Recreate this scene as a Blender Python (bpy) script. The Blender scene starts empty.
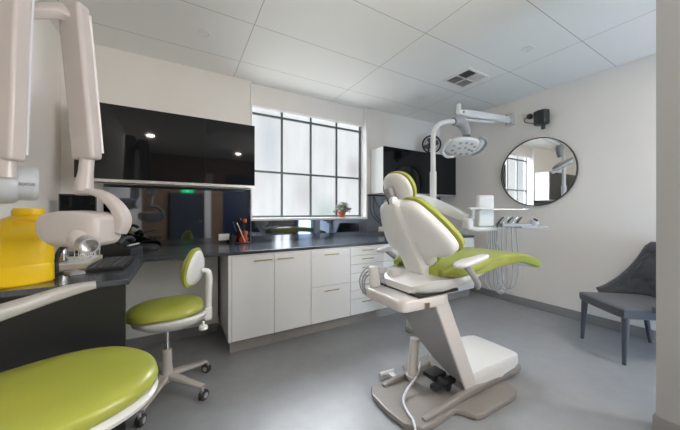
import bpy, bmesh, math, random
from mathutils import Vector, Matrix
random.seed(4)
PI = math.pi
C = bpy.context.scene.collection
S = bpy.context.scene

# ---------------------------------------------------------------- camera
cam_d = bpy.data.cameras.new('camera'); cam = bpy.data.objects.new('camera', cam_d); C.objects.link(cam)
cam.location = (0, 0, 1.23); cam.rotation_euler = (PI/2, 0, math.radians(-30.2))
cam_d.sensor_width = 36; cam_d.lens = 275/680*36; cam_d.shift_y = -3.1/680; cam_d.clip_start = 0.02
S.camera = cam
S.view_settings.view_transform = 'Standard'; S.view_settings.look = 'None'
S.view_settings.gamma = 1; S.view_settings.exposure = 0.85; S.view_settings.use_curve_mapping = False
S.cycles.max_bounces = 12; S.cycles.diffuse_bounces = 8; S.cycles.glossy_bounces = 5
S.cycles.sample_clamp_indirect = 6
# ---------------------------------------------------------------- world
W = bpy.data.worlds.new('world'); S.world = W; W.use_nodes = True
W.node_tree.nodes['Background'].inputs[0].default_value = (.75, .85, 1, 1)
W.node_tree.nodes['Background'].inputs[1].default_value = 1.0
PANE = 0.54          # radiance of the daylit frosted panes
SKY = 4500           # watts of the open sky above the lane outside the main window
SIDE_FILL = 9.0           # radiance of the added glowing fill panel behind the camera, on the right
ALCOVE = 8.5         # daylight of the side window behind the camera
DOWN = 8.0          # watts of each ceiling downlight that is on

def outdoor(name, loc, aim, sx, sy, energy, col):
    l = bpy.data.lights.new(name, 'AREA'); l.shape = 'RECTANGLE'; l.size = sx; l.size_y = sy; l.energy = energy; l.color = col
    o = bpy.data.objects.new(name, l); C.objects.link(o); o.location = loc
    o.rotation_euler = (Vector(aim)-o.location).to_track_quat('-Z', 'Y').to_euler(); return o
outdoor('sky_light', (2.2, 5.6, 4.6), (1.5, 3.3, 1.9), 4, 2.2, SKY, (.86, .93, 1))          # open sky above the lane
outdoor('window_side_fill', (6.2, 4.45, 2.5), (1.4, 3.4, 2.0), 1.6, 2.0, 3500, (.92, .96, 1))    # added fill from outside right, aimed in for the left wall
outdoor('ceiling_fill', (2.0, 5.2, .1), (1.5, 3.4, 1.9), 3.2, 2.0, 380, (1, .99, .95))      # added upward fill through the window, for the ceiling
# ---------------------------------------------------------------- materials
def mat(name, col, rough=.5, metal=0, coat=0, ior=1.5, noise=None, bump=None, emit=None, trans=0, alpha=1, sheen=0):
    m = bpy.data.materials.new(name); m.use_nodes = True
    nt = m.node_tree; b = nt.nodes['Principled BSDF']
    b.inputs['Base Color'].default_value = (*col, 1); b.inputs['Roughness'].default_value = rough
    b.inputs['Metallic'].default_value = metal; b.inputs['Coat Weight'].default_value = coat
    b.inputs['IOR'].default_value = ior; b.inputs['Transmission Weight'].default_value = trans
    b.inputs['Sheen Weight'].default_value = sheen
    if emit:
        b.inputs['Emission Color'].default_value = (*emit[0], 1); b.inputs['Emission Strength'].default_value = emit[1]
    tc = nt.nodes.new('ShaderNodeTexCoord')
    if noise:
        sc, amt = noise
        n = nt.nodes.new('ShaderNodeTexNoise'); n.inputs['Scale'].default_value = sc; n.inputs['Detail'].default_value = 5
        nt.links.new(tc.outputs['Object'], n.inputs['Vector'])
        r = nt.nodes.new('ShaderNodeValToRGB')
        r.color_ramp.elements[0].position = .3; r.color_ramp.elements[1].position = .7
        r.color_ramp.elements[0].color = (*[c*(1-amt) for c in col], 1); r.color_ramp.elements[1].color = (*[min(1, c*(1+amt)) for c in col], 1)
        nt.links.new(n.outputs['Fac'], r.inputs['Fac']); nt.links.new(r.outputs['Color'], b.inputs['Base Color'])
    if bump:
        sc, st, di = bump
        n = nt.nodes.new('ShaderNodeTexNoise'); n.inputs['Scale'].default_value = sc; n.inputs['Detail'].default_value = 3
        nt.links.new(tc.outputs['Object'], n.inputs['Vector'])
        bp = nt.nodes.new('ShaderNodeBump'); bp.inputs['Strength'].default_value = st; bp.inputs['Distance'].default_value = di
        nt.links.new(n.outputs['Fac'], bp.inputs['Height']); nt.links.new(bp.outputs['Normal'], b.inputs['Normal'])
    return m

M = {}
M['wall2'] = mat('grey_wall_paint', (.37, .372, .372), .6, noise=(1.2, .015), bump=(60, .05, .002))
M['wall'] = mat('wall_paint', (.80, .77, .73), .6, noise=(1.2, .015), bump=(60, .05, .002))
M['floor'] = mat('grey_vinyl', (.285, .295, .31), .33, noise=(9, .05), bump=(220, .06, .001))
M['skirt'] = mat('grey_cove_skirting', (.25, .25, .25), .45, noise=(20, .03))
M['kick'] = mat('grey_kickboard', (.30, .29, .28), .35, noise=(20, .04))
M['cab'] = mat('white_cabinet_laminate', (.80, .81, .81), .16, noise=(3, .01), coat=.2)
M['carc'] = mat('cabinet_carcass', (.78, .76, .73), .4, noise=(5, .02))
M['knee'] = mat('knee_panel', (.80, .79, .75), .4, noise=(4, .02))
M['bgloss'] = mat('black_gloss', (.006, .007, .009), .04, ior=1.38, noise=(2, .1))
M['splash'] = mat('smoked_mirror_glass', (.17, .185, .215), .04, metal=1, noise=(1.5, .04))
M['worktop'] = mat('charcoal_worktop', (.040, .050, .064), .20, ior=1.65, noise=(120, .25))
M['panel'] = mat('charcoal_panel', (.010, .011, .013), .4, noise=(60, .12))
M['alu'] = mat('brushed_aluminium', (.62, .62, .62), .35, metal=1, noise=(30, .08))
M['chrome'] = mat('chrome', (.75, .75, .76), .12, metal=1, noise=(6, .03))
M['brass'] = mat('brushed_brass', (.45, .37, .24), .35, metal=1, noise=(40, .1))
M['green'] = mat('olive_vinyl', (.345, .37, .055), .33, noise=(5, .06), bump=(160, .05, .0008), coat=.15)
M['green2'] = mat('lime_vinyl', (.335, .375, .06), .33, noise=(5, .06), bump=(160, .05, .0008), coat=.15)
M['wplas'] = mat('white_plastic', (.70, .70, .695), .28, noise=(4, .01), coat=.1)
M['pinkc'] = mat('warm_white_shell', (.60, .57, .55), .3, noise=(3, .01), coat=.1)
M['pinkw'] = mat('warm_white_enamel', (.50, .455, .44), .28, noise=(3, .01), coat=.2)
M['pearl'] = mat('pearl_base_enamel', (.25, .23, .215), .35, noise=(8, .03), coat=.1)
M['gpanel'] = mat('silver_grey_panel', (.31, .31, .315), .35, noise=(6, .03))
M['lilac'] = mat('pale_grey_plastic', (.60, .60, .64), .35, noise=(6, .02))
M['yellow'] = mat('yellow_plastic', (.95, .62, .005), .35, noise=(5, .03), coat=.1)
M['lid'] = mat('orange_yellow_plastic', (.95, .50, .005), .35, noise=(5, .03))
M['black'] = mat('black_plastic', (.02, .02, .02), .35, noise=(30, .2))
M['rubber'] = mat('black_rubber', (.03, .03, .032), .6, noise=(30, .2))
M['steelf'] = mat('dark_steel_frame', (.09, .105, .11), .4, noise=(20, .1))
M['fabric'] = mat('charcoal_fabric', (.06, .066, .08), .85, noise=(260, .3), bump=(300, .4, .002), sheen=.3)
M['mirror'] = mat('mirror_glass', (.88, .89, .88), .01, metal=1, noise=(1, .005))
M['terra'] = mat('terracotta', (.60, .17, .10), .7, noise=(25, .15))
M['leafg'] = mat('leaf_green', (.16, .24, .13), .5, noise=(60, .3))
M['leafp'] = mat('leaf_purple', (.30, .17, .20), .5, noise=(60, .3))
M['soil'] = mat('soil', (.05, .03, .02), .9, noise=(60, .4))
M['redwood'] = mat('red_varnish', (.50, .07, .02), .2, noise=(12, .25), coat=.5)
M['outlet'] = mat('outlet_plastic', (.72, .70, .64), .4, noise=(10, .01))
M['doorb'] = mat('slate_door_paint', (.05, .06, .075), .4, noise=(3, .05))
M['navy'] = mat('navy_panel', (.018, .035, .075), .35, noise=(3, .08))
M['brown'] = mat('brown_wall_panel', (.22, .14, .085), .5, noise=(4, .1))
M['paper'] = mat('beige_card', (.62, .56, .45), .7, noise=(12, .05))
M['hose'] = mat('grey_hose', (.34, .34, .36), .4, noise=(30, .08))
M['wood'] = mat('dark_plastic_edge', (.06, .06, .065), .4, noise=(20, .1))
M['vdark'] = mat('vent_dark', (.07, .07, .07), .6, noise=(20, .1))
M['vmid'] = mat('vent_grey', (.30, .29, .28), .5, noise=(20, .05))
M['vlight'] = mat('vent_white', (.78, .76, .75), .5, noise=(20, .02))
M['ledw'] = mat('lens_amber', (.52, .44, .33), .15, noise=(30, .2), coat=.5)
M['ledd'] = mat('lens_dark', (.42, .43, .42), .12, noise=(30, .2), coat=.5)
M['txt'] = mat('grey_lettering', (.16, .17, .19), .5, noise=(30, .05))
M['onlamp'] = mat('lit_downlight', (1, .8, .6), .5, noise=(3, .01), emit=((1, .72, .45), 5))

# ceiling: white lay-in panels with thin joints (joint pattern from world position)
def ceiling_mat():
    m = mat('ceiling_tiles', (.81, .815, .80), .6, bump=(90, .05, .001)); nt = m.node_tree; b = nt.nodes['Principled BSDF']
    g = nt.nodes.new('ShaderNodeNewGeometry'); sp = nt.nodes.new('ShaderNodeSeparateXYZ'); nt.links.new(g.outputs['Position'], sp.inputs[0])
    def line(out, off, per, hw):
        a = nt.nodes.new('ShaderNodeMath'); a.operation = 'ADD'; a.inputs[1].default_value = -off + per*20 + per/2; nt.links.new(out, a.inputs[0])
        f = nt.nodes.new('ShaderNodeMath'); f.operation = 'MODULO'; f.inputs[1].default_value = per; nt.links.new(a.outputs[0], f.inputs[0])
        c = nt.nodes.new('ShaderNodeMath'); c.operation = 'SUBTRACT'; c.inputs[1].default_value = per/2; nt.links.new(f.outputs[0], c.inputs[0])
        d = nt.nodes.new('ShaderNodeMath'); d.operation = 'ABSOLUTE'; nt.links.new(c.outputs[0], d.inputs[0])
        e = nt.nodes.new('ShaderNodeMath'); e.operation = 'LESS_THAN'; e.inputs[1].default_value = hw; nt.links.new(d.outputs[0], e.inputs[0])
        return e.outputs[0]
    x = line(sp.outputs['X'], .52, 1.275, .003); y = line(sp.outputs['Y'], 2.885, .62, .003)
    mx = nt.nodes.new('ShaderNodeMath'); mx.operation = 'MAXIMUM'; nt.links.new(x, mx.inputs[0]); nt.links.new(y, mx.inputs[1])
    mix = nt.nodes.new('ShaderNodeMix'); mix.data_type = 'RGBA'; nt.links.new(mx.outputs[0], mix.inputs['Factor'])
    mix.inputs['A'].default_value = (.81, .81, .79, 1); mix.inputs['B'].default_value = (.42, .42, .41, 1)
    nt.links.new(mix.outputs['Result'], b.inputs['Base Color'])
    return m
M['ceil'] = ceiling_mat()
M['basec'] = mat('warm_grey_plastic', (.46, .43, .40), .4, noise=(6, .02))
M['bluew'] = mat('cool_white_plastic', (.47, .49, .53), .35, noise=(6, .02))
M['beige'] = mat('beige_grey_plastic', (.36, .345, .325), .35, noise=(6, .02))

# frosted glazing lit by daylight; blurred greenery and a soft shadow of what stands outside
def pane_mat(name, strength, tint, blobs=True):
    m = bpy.data.materials.new(name); m.use_nodes = True; nt = m.node_tree; b = nt.nodes['Principled BSDF']
    b.inputs['Base Color'].default_value = (.08, .08, .08, 1); b.inputs['Roughness'].default_value = .6
    tc = nt.nodes.new('ShaderNodeTexCoord'); mp = nt.nodes.new('ShaderNodeMapping'); mp.inputs['Scale'].default_value = (5, 5, 1.2)
    n = nt.nodes.new('ShaderNodeTexNoise'); n.inputs['Scale'].default_value = 1.3; n.inputs['Detail'].default_value = 4
    nt.links.new(tc.outputs['Object'], mp.inputs[0]); nt.links.new(mp.outputs[0], n.inputs['Vector'])
    r = nt.nodes.new('ShaderNodeValToRGB'); r.color_ramp.elements[0].position = .25; r.color_ramp.elements[1].position = .75
    r.color_ramp.elements[0].color = (*[c*.8 for c in tint], 1); r.color_ramp.elements[1].color = (*tint, 1)
    nt.links.new(n.outputs['Fac'], r.inputs['Fac']); last = r.outputs['Color']
    if blobs:
        g = nt.nodes.new('ShaderNodeNewGeometry')
        for (cx, cz, rx, rz, col) in ((1.74, 1.2, .22, .28, (.42, .60, .50)), (2.22, 1.85, .16, .25, (.55, .52, .48)), (.95, 2.1, .18, .6, (.62, .68, .74)), (1.45, 1.5, .2, .3, (.72, .71, .66))):
            vm = nt.nodes.new('ShaderNodeVectorMath'); vm.operation = 'SUBTRACT'; vm.inputs[1].default_value = (cx, 3.4, cz); nt.links.new(g.outputs['Position'], vm.inputs[0])
            vs = nt.nodes.new('ShaderNodeVectorMath'); vs.operation = 'MULTIPLY'; vs.inputs[1].default_value = (1/rx, 0, 1/rz); nt.links.new(vm.outputs[0], vs.inputs[0])
            ln = nt.nodes.new('ShaderNodeVectorMath'); ln.operation = 'LENGTH'; nt.links.new(vs.outputs[0], ln.inputs[0])
            mr = nt.nodes.new('ShaderNodeMapRange'); mr.interpolation_type = 'SMOOTHSTEP'; mr.inputs[1].default_value = 0; mr.inputs[2].default_value = 1.3; mr.inputs[3].default_value = .75; mr.inputs[4].default_value = 0
            nt.links.new(ln.outputs['Value'], mr.inputs[0])
            mix = nt.nodes.new('ShaderNodeMix'); mix.data_type = 'RGBA'; nt.links.new(mr.outputs[0], mix.inputs['Factor']); nt.links.new(last, mix.inputs['A']); mix.inputs['B'].default_value = (*[c*.72 for c in col], 1)
            last = mix.outputs['Result']
    nt.links.new(last, b.inputs['Emission Color']); b.inputs['Emission Strength'].default_value = strength
    if blobs:
        tr = nt.nodes.new('ShaderNodeBsdfTransparent'); ms = nt.nodes.new('ShaderNodeMixShader'); ms.inputs[0].default_value = .3
        nt.links.new(b.outputs[0], ms.inputs[1]); nt.links.new(tr.outputs[0], ms.inputs[2]); nt.links.new(ms.outputs[0], nt.nodes['Material Output'].inputs[0])
    return m
M['pane'] = pane_mat('frosted_pane', PANE, (.78, .80, .80))
M['fill_pane'] = pane_mat('fill_panel_glow', SIDE_FILL, (1.0, .975, .95), False)  # glow of the added fill panel
M['pane2'] = pane_mat('side_window_pane', ALCOVE, (.55, .75, 1.0), False)

# ---------------------------------------------------------------- mesh helpers (all in world metres)
def V(*a): return Vector(a if len(a) > 1 else a[0])
def new(): return bmesh.new()
def box(bm, lo, hi, bev=0, seg=2, mtx=None):
    t = bmesh.new(); bmesh.ops.create_cube(t, size=1)
    lo = Vector(lo); hi = Vector(hi); c = (lo+hi)/2; d = hi-lo
    for v in t.verts: v.co = Vector((v.co.x*d.x, v.co.y*d.y, v.co.z*d.z)) + c
    if bev: bmesh.ops.bevel(t, geom=t.edges[:], offset=min(bev, min(abs(x) for x in d)*.49), segments=seg, profile=.5, affect='EDGES')
    if mtx: t.transform(mtx)
    me = bpy.data.meshes.new('t'); t.to_mesh(me); t.free(); bm.from_mesh(me); bpy.data.meshes.remove(me)
    return bm
def loft(bm, loops, cap=True, closed=False):
    rows = [[bm.verts.new(p) for p in L] for L in loops]; n = len(rows[0])
    rng = range(len(rows)) if closed else range(len(rows)-1)
    for i in rng:
        a, b = rows[i], rows[(i+1) % len(rows)]
        for j in range(n): bm.faces.new((a[j], a[(j+1) % n], b[(j+1) % n], b[j]))
    if cap and not closed:
        bm.faces.new(rows[0][::-1]); bm.faces.new(rows[-1])
    bmesh.ops.recalc_face_normals(bm, faces=bm.faces[:])
    return bm
def catmull(pts, n=6, closed=False):
    P = [Vector(p) for p in pts]; out = []; N = len(P)
    for i in range(N if closed else N-1):
        if closed: a, b, c, d = P[(i-1) % N], P[i], P[(i+1) % N], P[(i+2) % N]
        else: a, b, c, d = P[max(i-1, 0)], P[i], P[i+1], P[min(i+2, N-1)]
        for k in range(n):
            t = k/n; out.append(.5*((2*b)+(c-a)*t+(2*a-5*b+4*c-d)*t*t+(3*b-a-3*c+d)*t**3))
    if not closed: out.append(P[-1])
    return out
def frames(path):
    P = [Vector(p) for p in path]; T = []
    for i in range(len(P)):
        T.append((P[min(i+1, len(P)-1)]-P[max(i-1, 0)]).normalized())
    u = Vector((0, 0, 1)) if abs(T[0].z) < .9 else Vector((1, 0, 0))
    u = (u-T[0]*u.dot(T[0])).normalized(); out = []
    for i, t in enumerate(T):
        u = (u-t*u.dot(t)); u.normalize(); out.append((P[i], t, u, t.cross(u)))
    return out
def tube(bm, path, r, seg=10, smooth=0, closed=False, flat=1.0):
    if smooth: path = catmull(path, smooth)
    fr = frames(path); n = len(fr); loops = []
    for i, (p, t, u, w) in enumerate(fr):
        rr = r if not isinstance(r, (list, tuple)) else r[min(int(i/(n-1)*(len(r)-1)), len(r)-2)]*(1-(i/(n-1)*(len(r)-1)-min(int(i/(n-1)*(len(r)-1)), len(r)-2))) + r[min(int(i/(n-1)*(len(r)-1)), len(r)-2)+1]*(i/(n-1)*(len(r)-1)-min(int(i/(n-1)*(len(r)-1)), len(r)-2))
        loops.append([p+(u*math.cos(a)+w*math.sin(a)*flat)*rr for a in [2*PI*k/seg for k in range(seg)]])
    return loft(bm, loops)
def cyl(bm, a, b, r, r2=None, seg=20, bev=0):
    a = Vector(a); b = Vector(b); r2 = r if r2 is None else r2
    if not bev: return tube(bm, [a, b], [r, r2], seg)
    d = (b-a).normalized(); L = (b-a).length
    return lathe(bm, [(0, 0), (r-bev, 0), (r, bev), (r2, L-bev), (r2-bev, L), (0, L)], a, d, seg)
def basis(d):
    d = Vector(d).normalized(); u = Vector((1, 0, 0)) if abs(d.x) < .9 else Vector((0, 1, 0))
    u = (u-d*u.dot(d)).normalized(); return u, d.cross(u), d
def lathe(bm, prof, o, d=(0, 0, 1), seg=24):
    o = Vector(o); u, w, d = basis(d); loops = []
    for (r, z) in prof:
        r = max(r, 1e-4); loops.append([o+d*z+(u*math.cos(2*PI*k/seg)+w*math.sin(2*PI*k/seg))*r for k in range(seg)])
    return loft(bm, loops)
def selipse(rx, ry, n=2.5, seg=28):
    out = []
    for k in range(seg):
        a = 2*PI*k/seg; c, s = math.cos(a), math.sin(a)
        out.append((rx*math.copysign(abs(c)**(2/n), c), ry*math.copysign(abs(s)**(2/n), s)))
    return out
def sect(p, side, up, rx, ry, n=3, seg=20):
    return [Vector(p)+side*x+up*y for x, y in selipse(rx, ry, n, seg)]
def ribbon(bm, path, hw, ht, side=(0, 1, 0), n=4, seg=20, smooth=0):
    """a padded strip: path points, half widths across 'side', half thicknesses"""
    P = [Vector(p) for p in path]; k = len(P)
    data = [(*P[i], hw[i], ht[i]) for i in range(k)]
    if smooth:
        vec = [Vector((d[3], d[4], 0)) for d in data]; P = catmull(P, smooth); vec = catmull(vec, smooth)
        hw = [v.x for v in vec]; ht = [v.y for v in vec]
    side = Vector(side).normalized(); loops = []
    for i in range(len(P)):
        t = (P[min(i+1, len(P)-1)]-P[max(i-1, 0)]).normalized(); s = (side-t*side.dot(t)).normalized(); up = t.cross(s)
        loops.append(sect(P[i], s, up, hw[i], ht[i], n, seg))
    return loft(bm, loops)
def puff(bm, outline, top, bot, mtx=None, p=2.6, n=7, zf=None, sm=5):
    """a cushion or shell: closed outline in xy, rounded over to +top and -bot"""
    if sm: outline = [(v.x, v.y) for v in catmull([(x, y, 0) for x, y in outline], sm, True)]
    cx = sum(x for x, y in outline)/len(outline); cy = sum(y for x, y in outline)/len(outline)
    loops = []
    for i in range(-n, n+1):
        a = i/n*PI/2; k = max(abs(math.cos(a))**(2/p), .02); h = abs(math.sin(a))**(2/p)
        z = top*h if i > 0 else -bot*h
        L = []
        for x, y in outline:
            X, Y = cx+(x-cx)*k, cy+(y-cy)*k
            L.append(Vector((X, Y, z+(zf(X, Y) if zf else 0))))
        loops.append(L)
    if mtx: loops = [[mtx @ v for v in L] for L in loops]
    return loft(bm, loops)
def prism(bm, outline, z0, z1, mtx=None, bev=0):
    t = bmesh.new(); f = t.faces.new([t.verts.new((x, y, z0)) for x, y in outline])
    r = bmesh.ops.extrude_face_region(t, geom=[f]); bmesh.ops.translate(t, vec=(0, 0, z1-z0), verts=[v for v in r['geom'] if isinstance(v, bmesh.types.BMVert)])
    bmesh.ops.recalc_face_normals(t, faces=t.faces[:])
    if bev: bmesh.ops.bevel(t, geom=[e for e in t.edges if e.calc_face_angle(0) > .5], offset=bev, segments=2, profile=.5, affect='EDGES')
    if mtx: t.transform(mtx)
    me = bpy.data.meshes.new('t'); t.to_mesh(me); t.free(); bm.from_mesh(me); bpy.data.meshes.remove(me)
    return bm
def axes(o, x, y, z):
    return Matrix(((x[0], y[0], z[0], o[0]), (x[1], y[1], z[1], o[1]), (x[2], y[2], z[2], o[2]), (0, 0, 0, 1)))
def rotz(o, deg): return Matrix.Translation(o) @ Matrix.Rotation(math.radians(deg), 4, 'Z')

def wloc(o):
    v = Vector((0, 0, 0))
    while o: v += o.location; o = o.parent
    return v
def part(name, bm, m, parent=None, ang=40, flat=False):
    off = wloc(parent) if parent else None
    if off is not None: bm.transform(Matrix.Translation(-off))
    me = bpy.data.meshes.new(name); bm.to_mesh(me); bm.free()
    me.materials.append(m)
    if not flat:
        for p in me.polygons: p.use_smooth = True
        me.set_sharp_from_angle(angle=math.radians(ang))
    o = bpy.data.objects.new(name, me); C.objects.link(o)
    if not flat:
        w = o.modifiers.new('weighted_normals', 'WEIGHTED_NORMAL'); w.keep_sharp = True; w.weight = 80
    if parent: o.parent = parent
    return o
def tag(o, label, cat, group=None, kind=None):
    o['label'] = label; o['category'] = cat
    if group: o['group'] = group
    if kind: o['kind'] = kind
    return o
def thing(name, label, cat, loc, group=None):
    o = bpy.data.objects.new(name, None); C.objects.link(o); o.location = loc; o.empty_display_size = .1
    return tag(o, label, cat, group)
def whole(name, bm, m, label, cat, group=None, ang=40):
    """a thing of one mesh; origin at the middle of its base"""
    xs = [v.co.x for v in bm.verts]; ys = [v.co.y for v in bm.verts]; z = min(v.co.z for v in bm.verts)
    o0 = Vector(((min(xs)+max(xs))/2, (min(ys)+max(ys))/2, z)); bm.transform(Matrix.Translation(-o0))
    o = part(name, bm, m, None, ang); o.location = o0
    return tag(o, label, cat, group)
def struct(name, bm, m, parent=None, flat=True):
    o = part(name, bm, m, parent, 40, flat)
    if not parent: o['kind'] = 'structure'
    return o

# ================================================================ THE ROOM
XL, XR, YB, H = -.885, 3.91, 3.25, 2.74
YR = -2.6
struct('floor', box(new(), (XL-.1, YR-.1, -.1), (XR+.1, YB+.2, 0)), M['floor'])
struct('ceiling', box(new(), (XL-.1, YR-.1, H), (XR+.1, YB+.2, H+.1)), M['ceil'])
WX0, WX1, SZ = .705, 2.34, 1.158
wb = new()
box(wb, (XL-.1, YB, 0), (WX0, YB+.2, H)); box(wb, (WX1, YB, 0), (XR+.1, YB+.2, H))
box(wb, (WX0, YB, 0), (WX1, YB+.2, SZ-.028)); box(wb, (WX0, YB+.13, 2.7), (WX1, YB+.2, H))
struct('wall_back', wb, M['wall'])
struct('wall_left', box(new(), (XL-.1, YR, 0), (XL, YB, H)), M['wall'])
struct('wall_right', box(new(), (XR, YR, 0), (XR+.1, YB, H)), M['wall'])
struct('wall_rear', box(new(), (XL-.1, YR-.1, 0), (2.28, YR, H)), M['brown'])
wp = new(); box(wp, (2.28, .16, 0), (2.40, .436, H)); box(wp, (2.28, YR, 0), (2.40, -1.2, H)); box(wp, (2.28, -1.2, 0), (2.40, .16, 1.05)); box(wp, (2.28, -1.2, 2.6), (2.40, .16, H)); box(wp, (2.36, -1.2, 1.05), (2.40, .16, 2.6))
struct('wall_partition', wp, M['wall2'])
w3 = bpy.data.objects.new('fill_panel', None); C.objects.link(w3); w3.location = (2.34, -.52, 1.05); w3['kind'] = 'structure'  # added fill light recessed in the partition, built like a window
part('window_pane', box(new(), (2.335, -1.2, 1.05), (2.345, .16, 2.6)), M['fill_pane'], w3, flat=True)  # glowing sheet of the added fill panel
f3 = new()
for y in (-1.18, -.52, .14): box(f3, (2.30, y-.02, 1.05), (2.335, y+.02, 2.6))
for z in (1.07, 2.58): box(f3, (2.30, -1.2, z-.02), (2.335, .16, z+.02))
part('window_frame', f3, M['steelf'], w3, flat=True)  # bars across the added fill panel
wa = new(); box(wa, (2.40, -1.9, 0), (XR, -1.8, .15)); box(wa, (2.40, -1.9, 1.4), (XR, -1.8, H)); box(wa, (2.4, -1.9, .15), (2.55, -1.8, 1.4)); box(wa, (3.75, -1.9, .15), (XR, -1.8, 1.4))
struct('wall_alcove', wa, M['wall'])
# vinyl skirting
struct('baseboard_right', box(new(), (XR-.012, -1.8, 0), (XR, YB, .102), .004), M['skirt'])
struct('baseboard_partition', box(new(), (2.268, YR, 0), (2.28, .448, .102), .003), M['skirt'])
struct('baseboard_partition_end', box(new(), (2.28, .436, 0), (2.40, .448, .102), .003), M['skirt'])
struct('baseboard_back', box(new(), (3.73, YB-.012, 0), (XR-.012, YB, .102), .003), M['skirt'])
# main window
fr = new()
for x in (.722, 1.119, 1.518, 1.915, 2.312):
    box(fr, (x-.0125, 3.385, SZ), (x+.0125, 3.42, 2.60))
for z in (SZ+.014, 1.723, 2.419): box(fr, (.71, 3.38, z-.0125), (2.335, 3.425, z+.0125))
w1 = bpy.data.objects.new('window_1', None); C.objects.link(w1); w1.location = (1.52, 3.4, SZ); w1['kind'] = 'structure'
part('window_frame', fr, M['steelf'], w1, flat=True)
part('window_pane', box(new(), (.71, 3.40, SZ), (2.335, 3.408, 2.7)), M['pane'], w1, flat=True)
part('window_sill', box(new(), (WX0-.006, YB-.012, SZ-.028), (WX1+.006, 3.385, SZ), .004), M['vlight'], w1)
for x0, x1 in ((WX0-.006, WX0+.012), (WX1-.012, WX1+.006)):
    part('window_reveal', box(new(), (x0, YB-.010, SZ), (x1, 3.43, H), .003), M['vlight'], w1)
part('window_lintel', box(new(), (WX0+.012, 3.31, 2.49), (WX1-.012, 3.38, H)), M['wall'], w1, flat=True)
# side window behind the camera
w2 = bpy.data.objects.new('window_2', None); C.objects.link(w2); w2.location = (3.15, -1.85, .15); w2['kind'] = 'structure'
part('window_pane', box(new(), (2.55, -1.86, .15), (3.75, -1.85, 1.4)), M['pane2'], w2, flat=True)
f2 = new()
for x in (2.56, 3.15, 3.74): box(f2, (x-.02, -1.85, .15), (x+.02, -1.81, 1.4))
for z in (.165, 1.385): box(f2, (2.55, -1.85, z-.02), (3.75, -1.81, z+.02))
part('window_frame', f2, M['steelf'], w2, flat=True)
# rear door, seen only as a reflection
d1 = bpy.data.objects.new('door_1', None); C.objects.link(d1); d1.location = (.2, YR, 0); d1['kind'] = 'structure'
part('door_leaf', box(new(), (-.24, YR, 0), (.57, YR+.04, 1.77), .004), M['doorb'], d1)
part('door_frame', box(box(new(), (.58, YR, 0), (.62, YR+.06, 1.79)), (-.30, YR, 0), (-.25, YR+.06, 1.79)), M['black'], d1)
part('door_handle', cyl(new(), (.58, YR+.09, .95), (.48, YR+.09, .95), .01), M['alu'], d1)
struct('wall_rear_panel', box(new(), (1.14, YR, 0), (2.268, YR+.03, 2.3), .004), M['navy'])
struct('trim_1', box(new(), (.63, YR, 0), (.80, YR+.02, 2.3)), M['knee'])

# exit sign above the rear door
ex = thing('exit_sign', 'green illuminated running-man exit sign over the slate door, seen mirrored', 'exit sign', (.185, YR+.05, 1.785))
part('sign_box', box(new(), (.035, YR+.02, 1.785), (.335, YR+.06, 1.895), .005), mat('exit_green', (.0, .35, .12), .4, noise=(10, .05), emit=((0, .8, .25), 1.6)), ex)
em = mat('exit_white', (.9, .9, .9), .4, noise=(10, .02), emit=((.9, 1, .9), 2))
man = new(); yy = YR+.062; DX, DZ = -.03, -.191
lathe(man, [(0, 0), (.009, 0), (.009, .003), (0, .003)], (.215+DX, yy-.001, 2.068+DZ), (0, 1, 0), 12)
for a, b in (((.212, 2.055), (.222, 2.025)), ((.212, 2.052), (.192, 2.04)), ((.212, 2.05), (.238, 2.045)), ((.222, 2.025), (.20, 1.99)), ((.222, 2.025), (.24, 2.00))):
    tube(man, [(a[0]+DX, yy, a[1]+DZ), (b[0]+DX, yy, b[1]+DZ)], .0045, 6)
part('running_figure', man, em, ex)

# ================================================================ CEILING FITTINGS
def downlight(x, y, on, label, group=None):
    t = thing('downlight', label, 'ceiling light', (x, y, H-.008), group)
    part('trim_ring', lathe(new(), [(.036, .008), (.037, .002), (.045, 0), (.052, .003), (.053, .008)], (x, y, H-.008), (0, 0, 1), 28), M['vlight'], t)
    part('diffuser', cyl(new(), (x, y, H-.004), (x, y, H-.0005), .036, seg=24), M['onlamp'] if on else M['vlight'], t)
    if on:
        L = bpy.data.lights.new('downlight_lamp', 'AREA'); L.shape = 'DISK'; L.size = .12; L.energy = DOWN*(2 if x > 3 else 1); L.color = (1, .90, .80)
        lo = bpy.data.objects.new('downlight_lamp', L); C.objects.link(lo); lo.parent = t; lo.location = (0, 0, -.004)
downlight(.176, 2.58, False, 'small white ceiling downlight nearest the left upper cabinet')
downlight(2.76, 2.61, False, 'small white ceiling downlight closest to the back wall, above right cabinet')
downlight(2.78, 1.33, False, 'small white ceiling downlight in front of the ceiling vent')
for x, y, lb in ((-.5, -.66, 'warm lit downlight mirrored in the left wall cabinet, over the left rear'), (1.3, -1.6, 'warm lit downlight over the middle of the rear of the room'), (3.15, -.5, 'added warm fill downlight in the alcove behind the charcoal chair')):
    downlight(x, y, True, lb, 'lit downlights behind the camera')  # the alcove one is added to warm the right wall

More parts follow.
